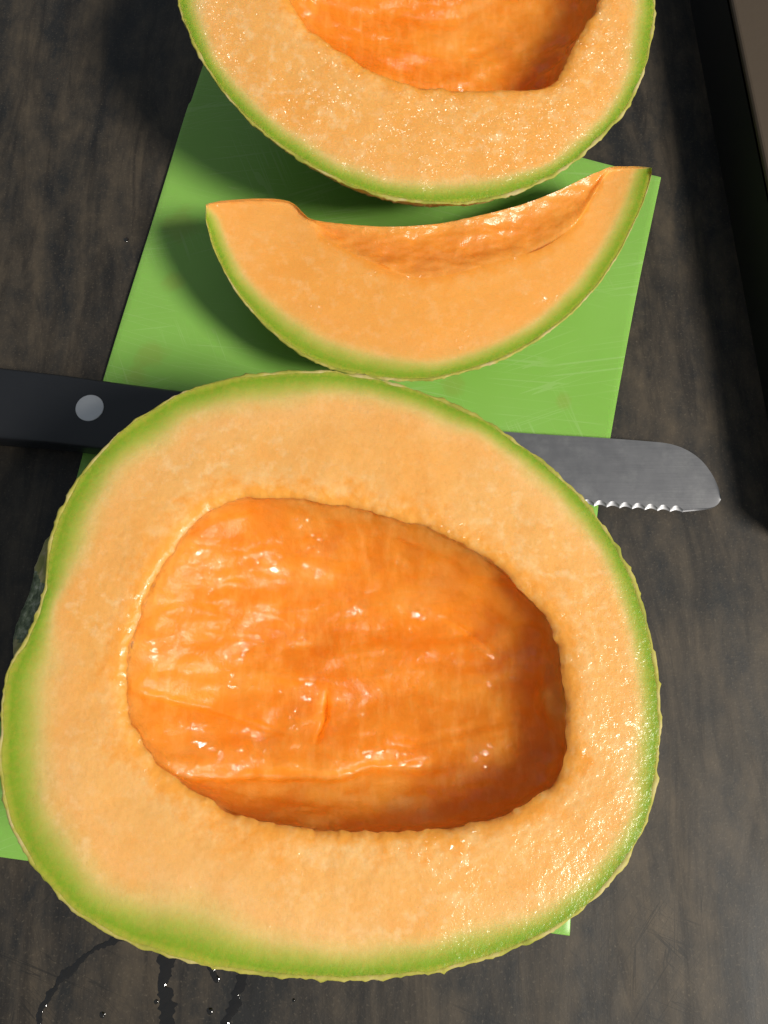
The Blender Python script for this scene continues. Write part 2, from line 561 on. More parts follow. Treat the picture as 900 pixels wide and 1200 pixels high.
# ------------------------------------------------------------------ melon halves
def build_half(outline, smooth_outline, cavity, cen, zf, depth, cav_depth, band, seed, mats, creases=(), stem=None, phi0=0.0, xf=lambda v: v, org=None):
    M = 640
    th, ro = radial(outline, cen, M)
    _, rs = radial(smooth_outline, cen, M)
    _, rc = radial(cavity, cen, M)
    dirs = np.stack([np.cos(th), np.sin(th)], 1)
    # ragged pulp edge of the cavity
    edge3 = np.c_[cen + dirs * rc[:, None], np.zeros(M)]
    rag = 0.11 * nz(edge3, 1.3, seed, 4) + 0.02 * nz(edge3, 5, seed + 3, 3)
    RT = 0.07 * np.clip(1 + 0.9 * nz(edge3 * 1.6, 1.6, seed + 12, 3), 0.5, 1.35)   # rind thickness
    org = np.array([cen[0], cen[1], 0.2]) if org is None else org
    root = empty('melon_half', org)
    # ---- flesh face
    K = 110
    ri = ro - RT
    ks = np.linspace(0, 1, K) ** 1.0
    V, RD, CD = [], [], []
    o2 = (cen + dirs * ro[:, None])
    bw = band(th)
    for k in ks:
        r = rc + (ri - rc) * k + rag * (1 - k) ** 14
        P = cen + dirs * r[:, None]
        D = np.min(np.hypot(P[:, None, 0] - o2[None, ::3, 0], P[:, None, 1] - o2[None, ::3, 1]), 1)
        cd = np.maximum(r - rc - rag * (1 - k) ** 14, 0)
        z = zf - 0.13 * np.exp(-cd / 0.15) - 0.05 * np.exp(-cd / 0.5)
        Q = np.c_[P, np.full(M, zf)]
        z = z + 0.035 * nz(Q, 0.7, seed, 2) + 0.010 * nz(Q, 5, seed + 9, 3) * (0.4 + 1.6 * np.exp(-cd / 0.8))
        V.append(np.c_[P, z])
        RD.append(np.clip(D, 0, 9) / bw)
        CD.append(cd)
    z_rim = V[-1][:, 2]
    z_in = V[0][:, 2]
    # outer underside of the flesh (just inside the rind), then the hole under the lining
    def body(r_rim, frac, off):
        ph = phi0 + frac * (math.pi / 2 - phi0)
        zz = zf - (depth - off) * (math.sin(ph) - math.sin(phi0)) / (1 - math.sin(phi0))
        blend = sstep(np.array([zf - zz]), 0.0, 0.9)[0]
        base = r_rim + (rs - ro) * blend
        return np.c_[cen + dirs * (base * max(math.cos(ph) / math.cos(phi0), 0.0) ** 0.92)[:, None], np.full(M, zz)]
    nb = 60
    for i in range(1, nb):
        V.append(body(ri, i / nb, 0.07))
        RD.append(np.zeros(M)); CD.append(np.full(M, 3.0))
    V = list(np.concatenate(V)); RD = list(np.concatenate(RD)); CD = list(np.concatenate(CD))
    V.append(np.array([cen[0], cen[1], zf - depth + 0.07])); RD.append(0); CD.append(3)
    fs = grid_faces(K + nb - 1, M)
    last = (K + nb - 2) * M
    fs += [(last + c, last + (c + 1) % M, len(V) - 1) for c in range(M)]
    # hole wall (outside of the lining)
    LT = 0.55
    hoff = len(V)
    nh = 24
    for i in range(1, nh):
        a = i / nh * math.pi / 2
        rr = (rc + rag * 0.5 + LT * min(1, i / 4)) * math.cos(a) ** 0.62
        V += list(np.c_[cen + dirs * rr[:, None], np.full(M, zf - 0.26 - (cav_depth + LT) * math.sin(a))])
    V.append(np.array([cen[0], cen[1], zf - 0.26 - cav_depth - LT]))
    extra = len(V) - hoff
    RD += [3.0] * extra; CD += [0.0] * extra
    fs += [(c, hoff + c, hoff + (c + 1) % M, (c + 1) % M) for c in range(M)]
    fs += grid_faces(nh - 1, M, True, hoff, True)
    lr = hoff + (nh - 2) * M
    fs += [(lr + (c + 1) % M, lr + c, len(V) - 1) for c in range(M)]
    obj('flesh', xf(np.array(V)) - org, fs, mats[0], root, {'rd': RD, 'cd': CD}, sharp=55)
    # ---- cavity lining: inner bowl + outer shell, closed
    S = 190
    inner = []
    for i in range(S):
        t = i / (S - 1)
        a = t * math.pi / 2
        rr = rc * max(math.cos(a), 0) ** (0.80 - 0.22 * np.cos(th + 0.5))
        if i == 0:
            rr = rc + rag + 0.11
        else:
            rr = rr + rag * (1 - t) ** 12
        if i == S - 1:
            rr = rc * 0.003
        inner.append(np.c_[cen + dirs * rr[:, None] + np.array([1.1, -0.45]) * (1 - rr / rc)[:, None], np.full(M, zf - 0.18 - cav_depth * math.sin(a) ** 1.0)])
    I = np.concatenate(inner)
    tt = np.repeat(np.linspace(0, 1, S), M)
    fade = 0.03 + 0.97 * sstep(tt, 0.01, 0.25)
    Q = I * np.array([0.42, 1.0, 0.8])
    disp = 0.27 * nz(Q, 0.62, seed + 4, 3) + 0.06 * np.abs(nz(Q, 1.5, seed + 6, 2)) + 0.012 * nz(I, 3.5, seed + 8, 2)
    TH = np.tile(th, S)
    fibre = nz(np.c_[np.cos(TH) * 11, np.sin(TH) * 11, tt * 2.2], 1.0, seed, 2)
    disp += 0.032 * fibre * sstep(tt, 0.06, 0.2) * (1 - sstep(tt, 0.42, 0.6)) * sstep(np.sin(TH - 0.2), 0.1, 0.8)
    disp += 0.10 * nz(I * np.array([0.7, 1.3, 1.0]), 1.25, seed + 14, 2)
    for poly, width, hgt, kind in creases:
        poly = np.asarray(poly)[:, :2]
        d, al = seg_dist(I[:, :2], poly)
        tap = np.sin(np.clip(al, 0.02, 0.98) * math.pi) ** 0.5
        wv = d + 0.05 * nz(I, 2.5, seed + 1, 2)
        if kind == 'groove':
            disp -= hgt * tap * np.exp(-(wv / width) ** 2)
        elif kind == 'ridge':
            disp += hgt * tap * np.exp(-(wv / width) ** 2)
        else:                                             # step: raised on the far side, sharp drop on the near side
            # signed side by local direction of the line
            y_line = np.interp(I[:, 0], poly[:, 0], poly[:, 1])
            sd = I[:, 1] - y_line + 0.16 * nz(I, 1.6, seed + 5, 3)
            inside = sstep(I[:, 0], poly[0, 0], poly[0, 0] + 0.9) * (1 - sstep(I[:, 0], poly[-1, 0] - 0.9, poly[-1, 0]))
            disp += hgt * inside * sstep(sd, -0.14, 0.16) * np.exp(-np.clip(sd, 0, 9) / width)
    # displace towards the opening: up and inwards
    toc = np.c_[-(I[:, :2] - cen) / (np.hypot(*(I[:, :2] - cen).T)[:, None] + 0.3), np.ones(len(I)) * 0.9]
    up = sstep(tt, 0.2, 0.7)[:, None]
    vec = toc * np.c_[1 - up * 0.8, 1 - up * 0.8, 0.35 + up * 0.65]
    I = I + vec * (disp * fade)[:, None]
    # slightly proud ragged lip
    I[:, 2] += (np.tile(z_in, S) - (zf - 0.18)) * np.exp(-tt / 0.06) + 0.014 * np.exp(-tt / 0.04)
    lv = list(I)
    loff = len(lv)
    nh2 = 20
    for i in range(0, nh2):
        a = i / nh2 * math.pi / 2
        rr = (rc + (LT - 0.05) * min(1, (i + 0.15) / 4)) * math.cos(a) ** 0.62
        lv += list(np.c_[cen + dirs * rr[:, None], np.full(M, zf - 0.30 - (cav_depth + LT - 0.06) * math.sin(a))])
    lv.append(np.array([cen[0], cen[1], zf - 0.3 - cav_depth - LT + 0.06]))
    lf = grid_faces(S, M, True, 0, True)
    lf.append(tuple((S - 1) * M + c for c in range(M - 1, -1, -1))[::-1])
    lf += [(c, (c + 1) % M, loff + (c + 1) % M, loff + c) for c in range(M)]
    lf += grid_faces(nh2, M, True, loff)
    lr = loff + (nh2 - 1) * M
    lf += [(lr + c, lr + (c + 1) % M, len(lv) - 1) for c in range(M)]
    obj('seed_cavity', xf(np.array(lv)) - org, lf, mats[1], root, {'lip': np.r_[np.exp(-tt / 0.10), np.zeros(len(lv) - len(tt))]}, sharp=60)
    # ---- rind: top lip ring + netted outside + inside
    R = 110
    outer = []
    for i in range(R):
        outer.append(body(ro, i / R, 0.0))
    O = np.concatenate(outer)
    nt = net(O, 1.9, seed)
    lump = nz(O, 1.3, seed + 2, 2)
    fine = nz(O, 5, seed + 5, 4)
    nrm = O - np.array([cen[0], cen[1], zf])
    nrm /= np.linalg.norm(nrm, axis=1)[:, None] + 1e-6
    d = 0.035 * nt * (0.5 + np.clip(lump + 0.5, 0, 1)) + 0.05 * lump + 0.024 * fine
    O = O + nrm * d[:, None]
    O[:M, 2] = z_rim - 0.022 + 0.010 * fine[:M]
    rv = list(O)
    ra = list(nt)
    topa = list(np.repeat(np.clip(1 - np.arange(R) / 3.0, 0, 1), M))
    rv.append(np.array([cen[0], cen[1], zf - depth - 0.0])); ra.append(0); topa.append(0)
    rf = grid_faces(R, M)
    lr = (R - 1) * M
    rf += [(lr + c, lr + (c + 1) % M, R * M) for c in range(M)]
    ioff = len(rv)
    # flat top lip out to the flesh, and a short inner skirt
    for rr, zz, dk in ((ro - 0.02, z_rim - 0.004, 0.5), (ri - 0.03, z_rim - 0.006, 0.0), (ri - 0.05, z_rim - 0.35, 0.0)):
        rv += list(np.c_[cen + dirs * (rr + d[:M] * dk)[:, None], zz])
        ra += list(nt[:M] * 0.3); topa += [1.0] * M
    rf += [(ioff + c, ioff + (c + 1) % M, (c + 1) % M, c) for c in range(M)]
    rf += grid_faces(3, M, True, ioff, True)
    rv = np.array(rv)
    scar_f = []
    if stem is not None:
        sp, sr = stem
        keep = []
        fine2 = nz(rv, 3, 8.0, 3)
        dd = np.linalg.norm((rv - sp) * np.array([0.7, 1, 0.8]), axis=1) + 0.7 * fine2
        for f in rf:
            c = np.mean(dd[list(f)])
            (scar_f if (c < sr and max(f) < ioff) else keep).append(f)
        rf = keep
    rind = obj('rind', xf(rv) - org, rf, MT_RIND, root, {'net': ra, 'top': topa})
    if scar_f:
        used = sorted({i for f in scar_f for i in f})
        mp = {v: i for i, v in enumerate(used)}
        sc = obj('stem_scar', xf(rv[used]) - org, [tuple(mp[i] for i in f) for f in scar_f], MT_SCAR, root)
        sc['label'] = 'dark green wrinkled stem scar'
    return root

ZF = 7.1
front_px = [(370, 434), (310, 437), (255, 446), (215, 458), (180, 477), (145, 502), (115, 530), (90, 562), (71, 597), (58, 635),
            (53, 664), (51, 690), (42, 720), (29, 750), (15, 773), (5, 797), (0, 850), (0, 905), (5, 945), (17, 980), (38, 1015), (66, 1048),
            (102, 1080), (150, 1105), (200, 1122), (260, 1137), (340, 1147), (420, 1149), (490, 1143), (550, 1130), (610, 1110),
            (660, 1085), (705, 1046), (740, 1000), (762, 953), (770, 910), (775, 862), (773, 806), (764, 750), (748, 692), (722, 637),
            (690, 592), (655, 556), (612, 521), (565, 490), (510, 465), (450, 445), (410, 437)]
smooth_px = [p for p in front_px if p not in ((53, 664), (51, 690), (42, 720), (29, 750), (58, 635), (15, 773))] 
bulge = [(48, 640), (34, 690), (12, 750)]
i0 = smooth_px.index((71, 597))
smooth_px = smooth_px[:i0 + 1] + bulge + smooth_px[i0 + 1:]
cav_px = [(268, 584), (312, 580), (380, 588), (440, 599), (500, 617), (555, 645), (600, 678), (635, 715), (655, 755), (662, 800),
          (665, 850), (666, 890), (650, 920), (620, 944), (580, 960), (520, 972), (460, 978), (400, 975), (340, 968), (290, 960),
          (240, 937), (200, 911), (170, 882), (152, 842), (146, 795), (155, 742), (175, 690), (200, 645), (230, 606)]
fo = unp(front_px, ZF)[:, :2]
fcen = unp([(395, 790)], ZF)[0, :2]

def front_band(th):
    # green band is widest on the left (stem) side and narrow on the right
    b = 0.78 + 0.40 * np.clip(-np.cos(th), -0.65, 1) + 0.10 * np.clip(-np.sin(th), 0, 1)
    b *= 1 + 0.28 * nz(np.c_[np.cos(th) * 2.2, np.sin(th) * 2.2, th * 0], 1.0, 3.3, 3)
    st = unp([(45, 715)], ZF)[0, :2] - fcen
    ta = math.atan2(st[1], st[0])
    dth = np.abs(np.angle(np.exp(1j * (th - ta))))
    return b * (1 - 0.55 * np.exp(-(dth / 0.16) ** 2))

CZ = 4.2
def C_(pts, z=CZ):
    return unp(pts, z)
front_creases = [
    (C_([(150, 862), (200, 884), (245, 900), (300, 902), (355, 906), (400, 908), (440, 895), (520, 897)]), 0.11, 0.17, 'groove'),
    (C_([(170, 845), (240, 872), (320, 880), (400, 884), (450, 872)]), 0.42, 0.11, 'ridge'),
    (C_([(148, 800), (200, 815), (262, 831), (312, 850), (350, 862)]), 0.09, 0.13, 'groove'),
    (C_([(160, 782), (220, 800), (280, 815), (330, 832)]), 0.28, 0.09, 'ridge'),
    (C_([(388, 806), (387, 826), (386, 842), (376, 868)], 3.9), 0.055, 0.26, 'groove'),
    (C_([(318, 792), (345, 797), (392, 800)], 3.9), 0.13, 0.09, 'ridge'),
    (C_([(515, 728), (545, 748), (580, 775)]), 0.08, 0.10, 'groove'),
    (C_([(420, 866), (480, 872), (560, 850), (620, 842)], 4.0), 0.16, 0.09, 'groove'),
    (C_([(230, 702), (330, 690), (430, 692), (520, 722)]), 0.35, 0.12, 'groove'),
    (C_([(560, 800), (600, 850), (590, 920)], 4.4), 0.30, 0.12, 'groove'),
]
smooth_z = [6.25 if p in bulge else ZF for p in smooth_px]
root = build_half(fo, unp(smooth_px, smooth_z)[:, :2], unp(cav_px, ZF)[:, :2], fcen, ZF, ZF - 0.21, 1.75, front_band, 1.3,
                  (MT_FLESH_A, MT_CAV_A), front_creases, (unp([(36, 716)], 6.4)[0], 0.95))
tag(root, 'large cantaloupe half with its hollow empty, nearest, in front of the knife', 'melon')

ZB = 6.3
back_vis = [(208, -5), (222, 40), (245, 85), (280, 130), (320, 165), (365, 195), (415, 220), (470, 235), (525, 239), (575, 234), (620, 220),
            (665, 195), (705, 160), (735, 125), (755, 85), (765, 40), (768, 0)]
BT = math.radians(13)                                     # the far half leans towards the viewer
B0 = np.array([0.95, 23.3, ZB])
def unp_tilt(px):
    a, b = unp(px, 0.0), unp(px, 5.0)
    n = np.array([0, -math.sin(BT), math.cos(BT)])
    t = ((B0 - a) @ n) / ((b - a) @ n)
    p = a + (b - a) * t[:, None] - B0
    return np.c_[p[:, 0], p[:, 1] * math.cos(BT) + p[:, 2] * math.sin(BT)]
def tilt_xf(v):
    y, z = v[:, 1], v[:, 2]
    return np.c_[v[:, 0], y * math.cos(BT) - z * math.sin(BT), y * math.sin(BT) + z * math.cos(BT)] + B0
bo = unp_tilt(back_vis)
top_y = bo[-1, 1]
def close_far(P, ry):
    """mirror-like smooth closing arc through the unseen far side"""
    l, r = P[0], P[-1]
    c, h = (l + r) / 2, (r - l) / 2
    out = []
    for t in np.linspace(0, math.pi, 12)[1:-1]:
        out.append(c + h * math.cos(t) + np.array([0, ry * math.sin(t)]))
    return np.array(out)
bo = np.concatenate([bo, close_far(bo, 7.2)])
bcav_vis = [(337, -8), (352, 18), (368, 38), (400, 58), (435, 79), (475, 95), (530, 102), (590, 104), (632, 101), (652, 92), (667, 65), (686, 30), (702, -5)]
bc = unp_tilt(bcav_vis)
bc = np.concatenate([bc, close_far(bc, 4.2)])
P0 = math.radians(30)
def low(dep):
    m = 1e9
    for f in np.linspace(0, 1, 60):
        ph = P0 + f * (math.pi / 2 - P0)
        rr = -bo[:, 1].min() * math.cos(ph) / math.cos(P0)
        zl = -dep * (math.sin(ph) - math.sin(P0)) / (1 - math.sin(P0))
        m = min(m, B0[2] - rr * math.sin(BT) + zl * math.cos(BT))
    return m
lo_d, hi_d = 2.0, 8.0
for _ in range(40):
    md = (lo_d + hi_d) / 2
    if low(md) > 0.24:
        lo_d = md
    else:
        hi_d = md
root = build_half(bo, bo, bc, np.array([0.0, 0.0]), 0.0, lo_d, min(2.1, lo_d - 1.1), lambda th: 0.72 * (1 + 0.3 * nz(np.c_[np.cos(th) * 2.2, np.sin(th) * 2.2, th * 0], 1.0, 7.7, 3)), 4.7,
                  (MT_FLESH_B, MT_CAV_B), phi0=P0, xf=tilt_xf, org=np.array([B0[0], B0[1], 0.2]))
tag(root, 'cantaloupe half at the far end of the mat, cut off by the top edge', 'melon')

# ------------------------------------------------------------------ melon slice
def build_slice():
    U = 300
    u = np.linspace(0, 1, U)
    x = 502.5 - 261.5 * np.cos(math.pi * u)
    def cv(pts):
        p = np.array(pts, float)
        q = catmull(p, 10, False)
        i = np.argsort(q[:, 0])
        return np.interp(x, q[i, 0], q[i, 1])
    Oy = cv([(240, 241), (242, 262), (252, 295), (272, 335), (300, 371), (330, 399), (362, 421), (400, 436), (450, 445), (500, 446),
             (550, 435), (600, 416), (650, 384), (690, 347), (720, 306), (745, 258), (757, 228), (765, 199)])
    Ny = cv([(240, 240), (258, 236), (280, 234), (305, 233), (328, 234), (344, 239), (358, 252), (385, 275), (430, 300), (494, 323), (583, 304), (637, 287),
             (676, 258), (697, 222), (712, 199), (724, 196), (745, 195.5), (765, 197)])
    Fy = cv([(240, 239.6), (258, 235.6), (280, 233.6), (305, 232.6), (328, 233.6), (344, 238.5), (356, 250), (366, 257), (400, 262), (440, 265), (475, 265),
             (520, 261), (560, 253), (610, 240), (650, 225), (690, 206), (712, 197.5), (724, 195.6), (745, 195.1), (765, 196.6)])
    m = np.sin(math.pi * u)
    w = m ** 0.9
    tipz = 4.0 - 0.4 * u
    O = unp(np.c_[x, Oy], tipz - (tipz - 2.7) * w)
    N = unp(np.c_[x, Ny], tipz - 0.65 * w)
    sep = sstep(Ny - Fy, 0.3, 14)
    Fz = tipz - 0.45 * w
    F = unp(np.c_[x, Fy], Fz)
    B = F.copy()
    B[:, 1] += 0.35 * w
    B[:, 2] = Fz - (Fz - 0.75) * np.clip(w, 0, 1) * 0.97 - 0.02
    rt = 0.10
    def rind_curve(t, inset):
        t = t[:, None, None]
        Cc = (O + B) / 2
        Cc[:, 2] = np.minimum(O[:, 2], B[:, 2]) - 1.75 * w ** 1.2
        Cc[:, 1] -= 0.5 * w
        c = (1 - t) ** 2 * O[None] + 2 * t * (1 - t) * Cc[None] + t * t * B[None]
        ctr = (O + N + F + B) / 4
        v = ctr[None] - c
        ln = np.linalg.norm(v, axis=2, keepdims=True) + 1e-6
        return c + v / ln * np.minimum(inset, 0.4 * ln)
    nf, nc, nb, nr = 70, 46, 26, 60
    rows, rd, cd, cav = [], [], [], []
    inO = rind_curve(np.array([0.0]), rt)[0]
    inB = rind_curve(np.array([1.0]), rt)[0]
    L0 = np.linalg.norm(inO - N, axis=1)
    for k in range(nf):
        t = k / nf
        P = inO * (1 - t) + N * t
        d = np.min(np.linalg.norm(P[:, None, :] - O[None, ::2, :], axis=2), 1)
        rows.append(P); rd.append(d / (0.62 + 0.55 * np.exp(-((u - 0.36) / 0.13) ** 2) + 0.2 * np.exp(-((u - 0.75) / 0.2) ** 2))); cd.append(np.where(sep > 0.3, (1 - t) * L0, 3)); cav.append(0.35 * sep * sstep(np.full(U, t), 0.86, 1.0))
    for k in range(nc):
        t = k / nc
        P = N * (1 - t) + F * t
        dip = np.sin(math.pi * t) ** 0.8 * 0.16 * sep
        P = P.copy()
        P[:, 2] -= dip
        d = np.linalg.norm(P - O, axis=1)
        rows.append(P); rd.append(np.full(U, 2.0)); cd.append(np.full(U, 3.0))
        cav.append(sep * (0.18 + 0.5 * sstep(np.array([abs(t - 0.42)]), 0.75, 0.15)[0] * np.ones(U)) if t < 0.93 else sep * 0.2)
    for k in range(nb):
        t = k / nb
        P = F * (1 - t) + inB * t
        rows.append(P); rd.append(np.linalg.norm(P - B, axis=1) / 0.7); cd.append(np.full(U, 3.0)); cav.append(np.zeros(U))
    tr = np.linspace(1, 0, nr + 1)[:-1]
    RC = rind_curve(tr, rt)
    for k in range(nr):
        rows.append(RC[k]); rd.append(np.zeros(U)); cd.append(np.full(U, 3.0)); cav.append(np.zeros(U))
    T = len(rows)
    V = np.stack(rows, 1).reshape(-1, 3)                  # station-major: id = s*T + k
    A = {k: np.stack(v, 1).ravel() for k, v in (('rd', rd), ('cd', cd), ('cav', cav))}
    G = V.reshape(U, T, 3)
    lo_k, hi_k = nf - 18, nf + 14
    for _ in range(70):                                   # soften the edge of the hollow
        G[:, lo_k:hi_k] = 0.5 * G[:, lo_k:hi_k] + 0.25 * (G[:, lo_k - 1:hi_k - 1] + G[:, lo_k + 1:hi_k + 1])
    V = G.reshape(-1, 3)
    ctr = G.mean(1)
    amp = np.tile(np.r_[np.full(nf, 0.022), np.full(nc, 0.13), np.full(nb, 0.02), np.zeros(nr)], U) * np.repeat(w, T)
    kk = np.tile(np.r_[np.clip(np.arange(nf) / 6.0, 0, 1), np.ones(nc), np.ones(nb), np.zeros(nr)], U)
    dz = amp * kk * (nz(V * np.array([0.6, 1.2, 1]), 1.1, 2.0, 3) + 0.14 * nz(V, 5, 3.0, 3))
    V[:, 2] += dz
    # ragged knife step where the hollow begins
    fs = []
    for s in range(U - 1):
        for k in range(T):
            k2 = (k + 1) % T
            fs.append((s * T + k, s * T + k2, (s + 1) * T + k2, (s + 1) * T + k))
    fs.append(tuple(range(T - 1, -1, -1)))
    fs.append(tuple((U - 1) * T + k for k in range(T)))
    base = np.array([1.5, 15.0, 0.2])
    root = empty('melon_slice', base)
    fl = obj('flesh', V - base, fs, MT_SLICE, root, A, sharp=55)
    # rind shell
    nr = 90
    t = np.linspace(0, 1, nr)
    out = rind_curve(t, 0.0).transpose(1, 0, 2).reshape(-1, 3)
    inn = rind_curve(t, rt + 0.01).transpose(1, 0, 2).reshape(-1, 3)
    nt = net(out, 1.9, 6.0)
    nrm = out - np.repeat(ctr, nr, axis=0)
    nrm /= np.linalg.norm(nrm, axis=1)[:, None] + 1e-6
    d = (0.05 * nt + 0.03 * nz(out, 1.3, 5, 2) + 0.02 * nz(out, 7, 6, 2)) * np.repeat(np.clip(w * 4, 0, 1), nr)
    out = out + nrm * d[:, None]
    out[:, 2] = np.maximum(out[:, 2], 0.21)
    n = U * nr
    rf = grid_faces(U, nr, False) + grid_faces(U, nr, False, n, True)
    for s in range(U - 1):
        a, b = s * nr, (s + 1) * nr
        rf.append((a, b, n + b, n + a))
        rf.append((a + nr - 1, n + a + nr - 1, n + b + nr - 1, b + nr - 1))
    top = np.tile(np.clip(1 - np.minimum(np.arange(nr), np.arange(nr)[::-1]) / 4.0, 0, 1), U)
    obj('rind', np.concatenate([out, inn]) - base, rf, MT_RIND, root, {'net': np.r_[nt, nt], 'top': np.r_[top, np.ones(n)]})
    tag(root, 'crescent slice of cantaloupe lying on the green mat between the two halves', 'melon slice')
build_slice()

# ------------------------------------------------------------------ knife
def build_knife():
    zh = 1.45
    base = np.array([-8.0, 10.2, 0.0])
    root = empty('serrated_knife', (base[0], base[1], 0))
    # blade: spine / bevel line / toothed edge
    sp_px = catmull([(180, 468), (400, 492), (590, 506.5), (640, 510), (700, 513.5), (755, 517.5), (785, 521), (806, 529), (822, 541), (834, 557), (841, 572), (844.5, 584)], 30, False)
    sp = unp(sp_px, np.interp(sp_px[:, 0], [180, 590, 844], [0.85, 0.55, 0.42]))
    # edge runs parallel to the spine
    e0, e1, e2 = unp([(180, 556)], 0.75)[0], unp([(800, 600)], 0.36)[0], unp([(844.5, 585.5)], 0.40)[0]
    Nn = 1500
    tip_curve = lambda t: 0.3 * t + 0.7 * t ** 8
    d = np.r_[0, np.cumsum(np.linalg.norm(np.diff(sp, axis=0), axis=1))]
    # param by x; blade top surface as columns from edge to spine
    X = np.linspace(sp[0, 0], sp[:, 0].max() - 0.002, Nn)
    si = np.argsort(sp[:, 0])
    ys = np.interp(X, sp[si, 0], sp[si, 1])
    zs = np.interp(X, sp[si, 0], sp[si, 2])
    ye = np.where(X < e1[0], e0[1] + (e1[1] - e0[1]) * (X - e0[0]) / (e1[0] - e0[0]),
                  e1[1] + (e2[1] - e1[1]) * tip_curve(np.clip((X - e1[0]) / (e2[0] - e1[0]), 0, 1)))
    ze = np.where(X < e1[0], np.interp(X, [e0[0], e1[0]], [e0[2], e1[2]]), e1[2])
    # scallops: pitch ~0.45 cm, pointed teeth downwards
    ph = np.mod((X - e1[0]) / 0.455, 1.0)
    arch = np.sin(math.pi * ph)
    toothed = (X < e1[0])
    ye_t = ye + np.where(toothed, 0.08 * arch - 0.03, 0.0)
    bev = np.where(toothed, 0.10 + 0.05 * arch, 0.07 * np.clip((X[-1] - X) / 1.0, 0, 1))
    yb = np.minimum(ye_t + bev, ys - 0.01)
    th_ = 0.06
    rows_top, rows_bot = [], []
    for k in range(9):
        t = k / 8
        yy = yb * (1 - t) + ys * t
        zz = ze + (zs - ze) * (yy - ye) / np.maximum(ys - ye, 0.02)
        rows_top.append(np.c_[X, yy, zz + th_])
        rows_bot.append(np.c_[X, yy, zz - th_])
    hollow = np.c_[X, ye_t * 0.5 + yb * 0.5, ze + th_ * 0.55]
    edge = np.c_[X, ye_t, ze + 0.012]
    rows = [edge, hollow] + rows_top + rows_bot[::-1]
    V = np.concatenate(rows)
    nr = len(rows)
    fs = grid_faces(nr, Nn, False)
    fs += [((nr - 1) * Nn + c, (nr - 1) * Nn + c + 1, c + 1, c) for c in range(Nn - 1)]
    fs.append(tuple(r * Nn for r in range(nr)))
    fs.append(tuple(r * Nn + Nn - 1 for r in range(nr - 1, -1, -1)))
    bl = obj('blade', V - base, fs, MT_STEEL, root, smooth=False)
    # handle: rounded slab with swelling end, two sides bevelled
    tp = unp([(0, 432), (70, 440), (130, 448.5), (196, 457), (235, 462)], zh)
    bt = unp([(0, 508), (60, 513), (110, 519), (170, 527), (215, 533)], zh)
    dx = (tp[0] - tp[-1]) / np.linalg.norm(tp[0] - tp[-1])
    secs = []
    n_s, n_c = 70, 40
    Lh = 12.6
    for i in range(n_s):
        s = i / (n_s - 1)
        q = tp[-1] + dx * (s * Lh)
        a = np.interp(q[0], tp[::-1, 0][::-1] if tp[0, 0] < tp[-1, 0] else tp[:, 0], tp[:, 1]) if q[0] > tp[0, 0] else q[1]
        yt = a
        if q[0] > bt[0, 0]:
            yb_ = np.interp(q[0], bt[:, 0], bt[:, 1])
        else:
            yb_ = bt[0, 1] + (q[0] - bt[0, 0]) * -0.07
        if s > 0.55:
            yb_ -= 0.35 * sstep(np.array([s]), 0.62, 0.95)[0]
        endk = min(1.0, math.sqrt(max(0.0, 1 - ((s - 0.93) / 0.07) ** 2)) if s > 0.93 else 1.0)
        endk = max(endk, 0.05)
        frk = 0.75 + 0.25 * min(1, s / 0.06)
        cy, hy = (yt + yb_) / 2, (yt - yb_) / 2 * endk + 0.14 * endk
        hz = 0.62 * endk * frk
        zc = zh - 0.62
        for c in range(n_c):
            an = 2 * math.pi * c / n_c
            ca, sa = math.cos(an), math.sin(an)
            e = 0.42
            secs.append((q[0], cy + hy * math.copysign(abs(ca) ** e, ca), zc + hz * math.copysign(abs(sa) ** 0.36, sa)))
    hf = grid_faces(n_s, n_c)
    hf.append(tuple(range(n_c - 1, -1, -1)))
    hf.append(tuple((n_s - 1) * n_c + c for c in range(n_c)))
    hd = obj('handle', np.array(secs) - base, hf, MT_HANDLE, root)
    # rivets
    for px in ((105, 478), None, None):
        if px:
            p = unp([px], zh + 0.01)[0]
            p0 = p
        else:
            p = p0 + dx * (4.0 if px is None and len(rivs) == 1 else 8.0)
            p[2] = zh + 0.01
        if px:
            rivs = []
        rv, rf = [], []
        nn = 48
        for rr, zz in ((0.50, -0.06), (0.50, 0.006), (0.485, 0.016), (0.25, 0.018)):
            for c in range(nn):
                an = 2 * math.pi * c / nn
                rv.append((rr * math.cos(an), rr * math.sin(an), zz))
        rf = grid_faces(4, nn)
        rf.append(tuple(3 * nn + c for c in range(nn)))
        r = obj('rivet', np.array(rv) + p - base, rf, MT_RIVET, root)
        rivs.append(r)
    tag(root, 'serrated knife with black riveted handle lying partly under the front melon half', 'knife')
build_knife()

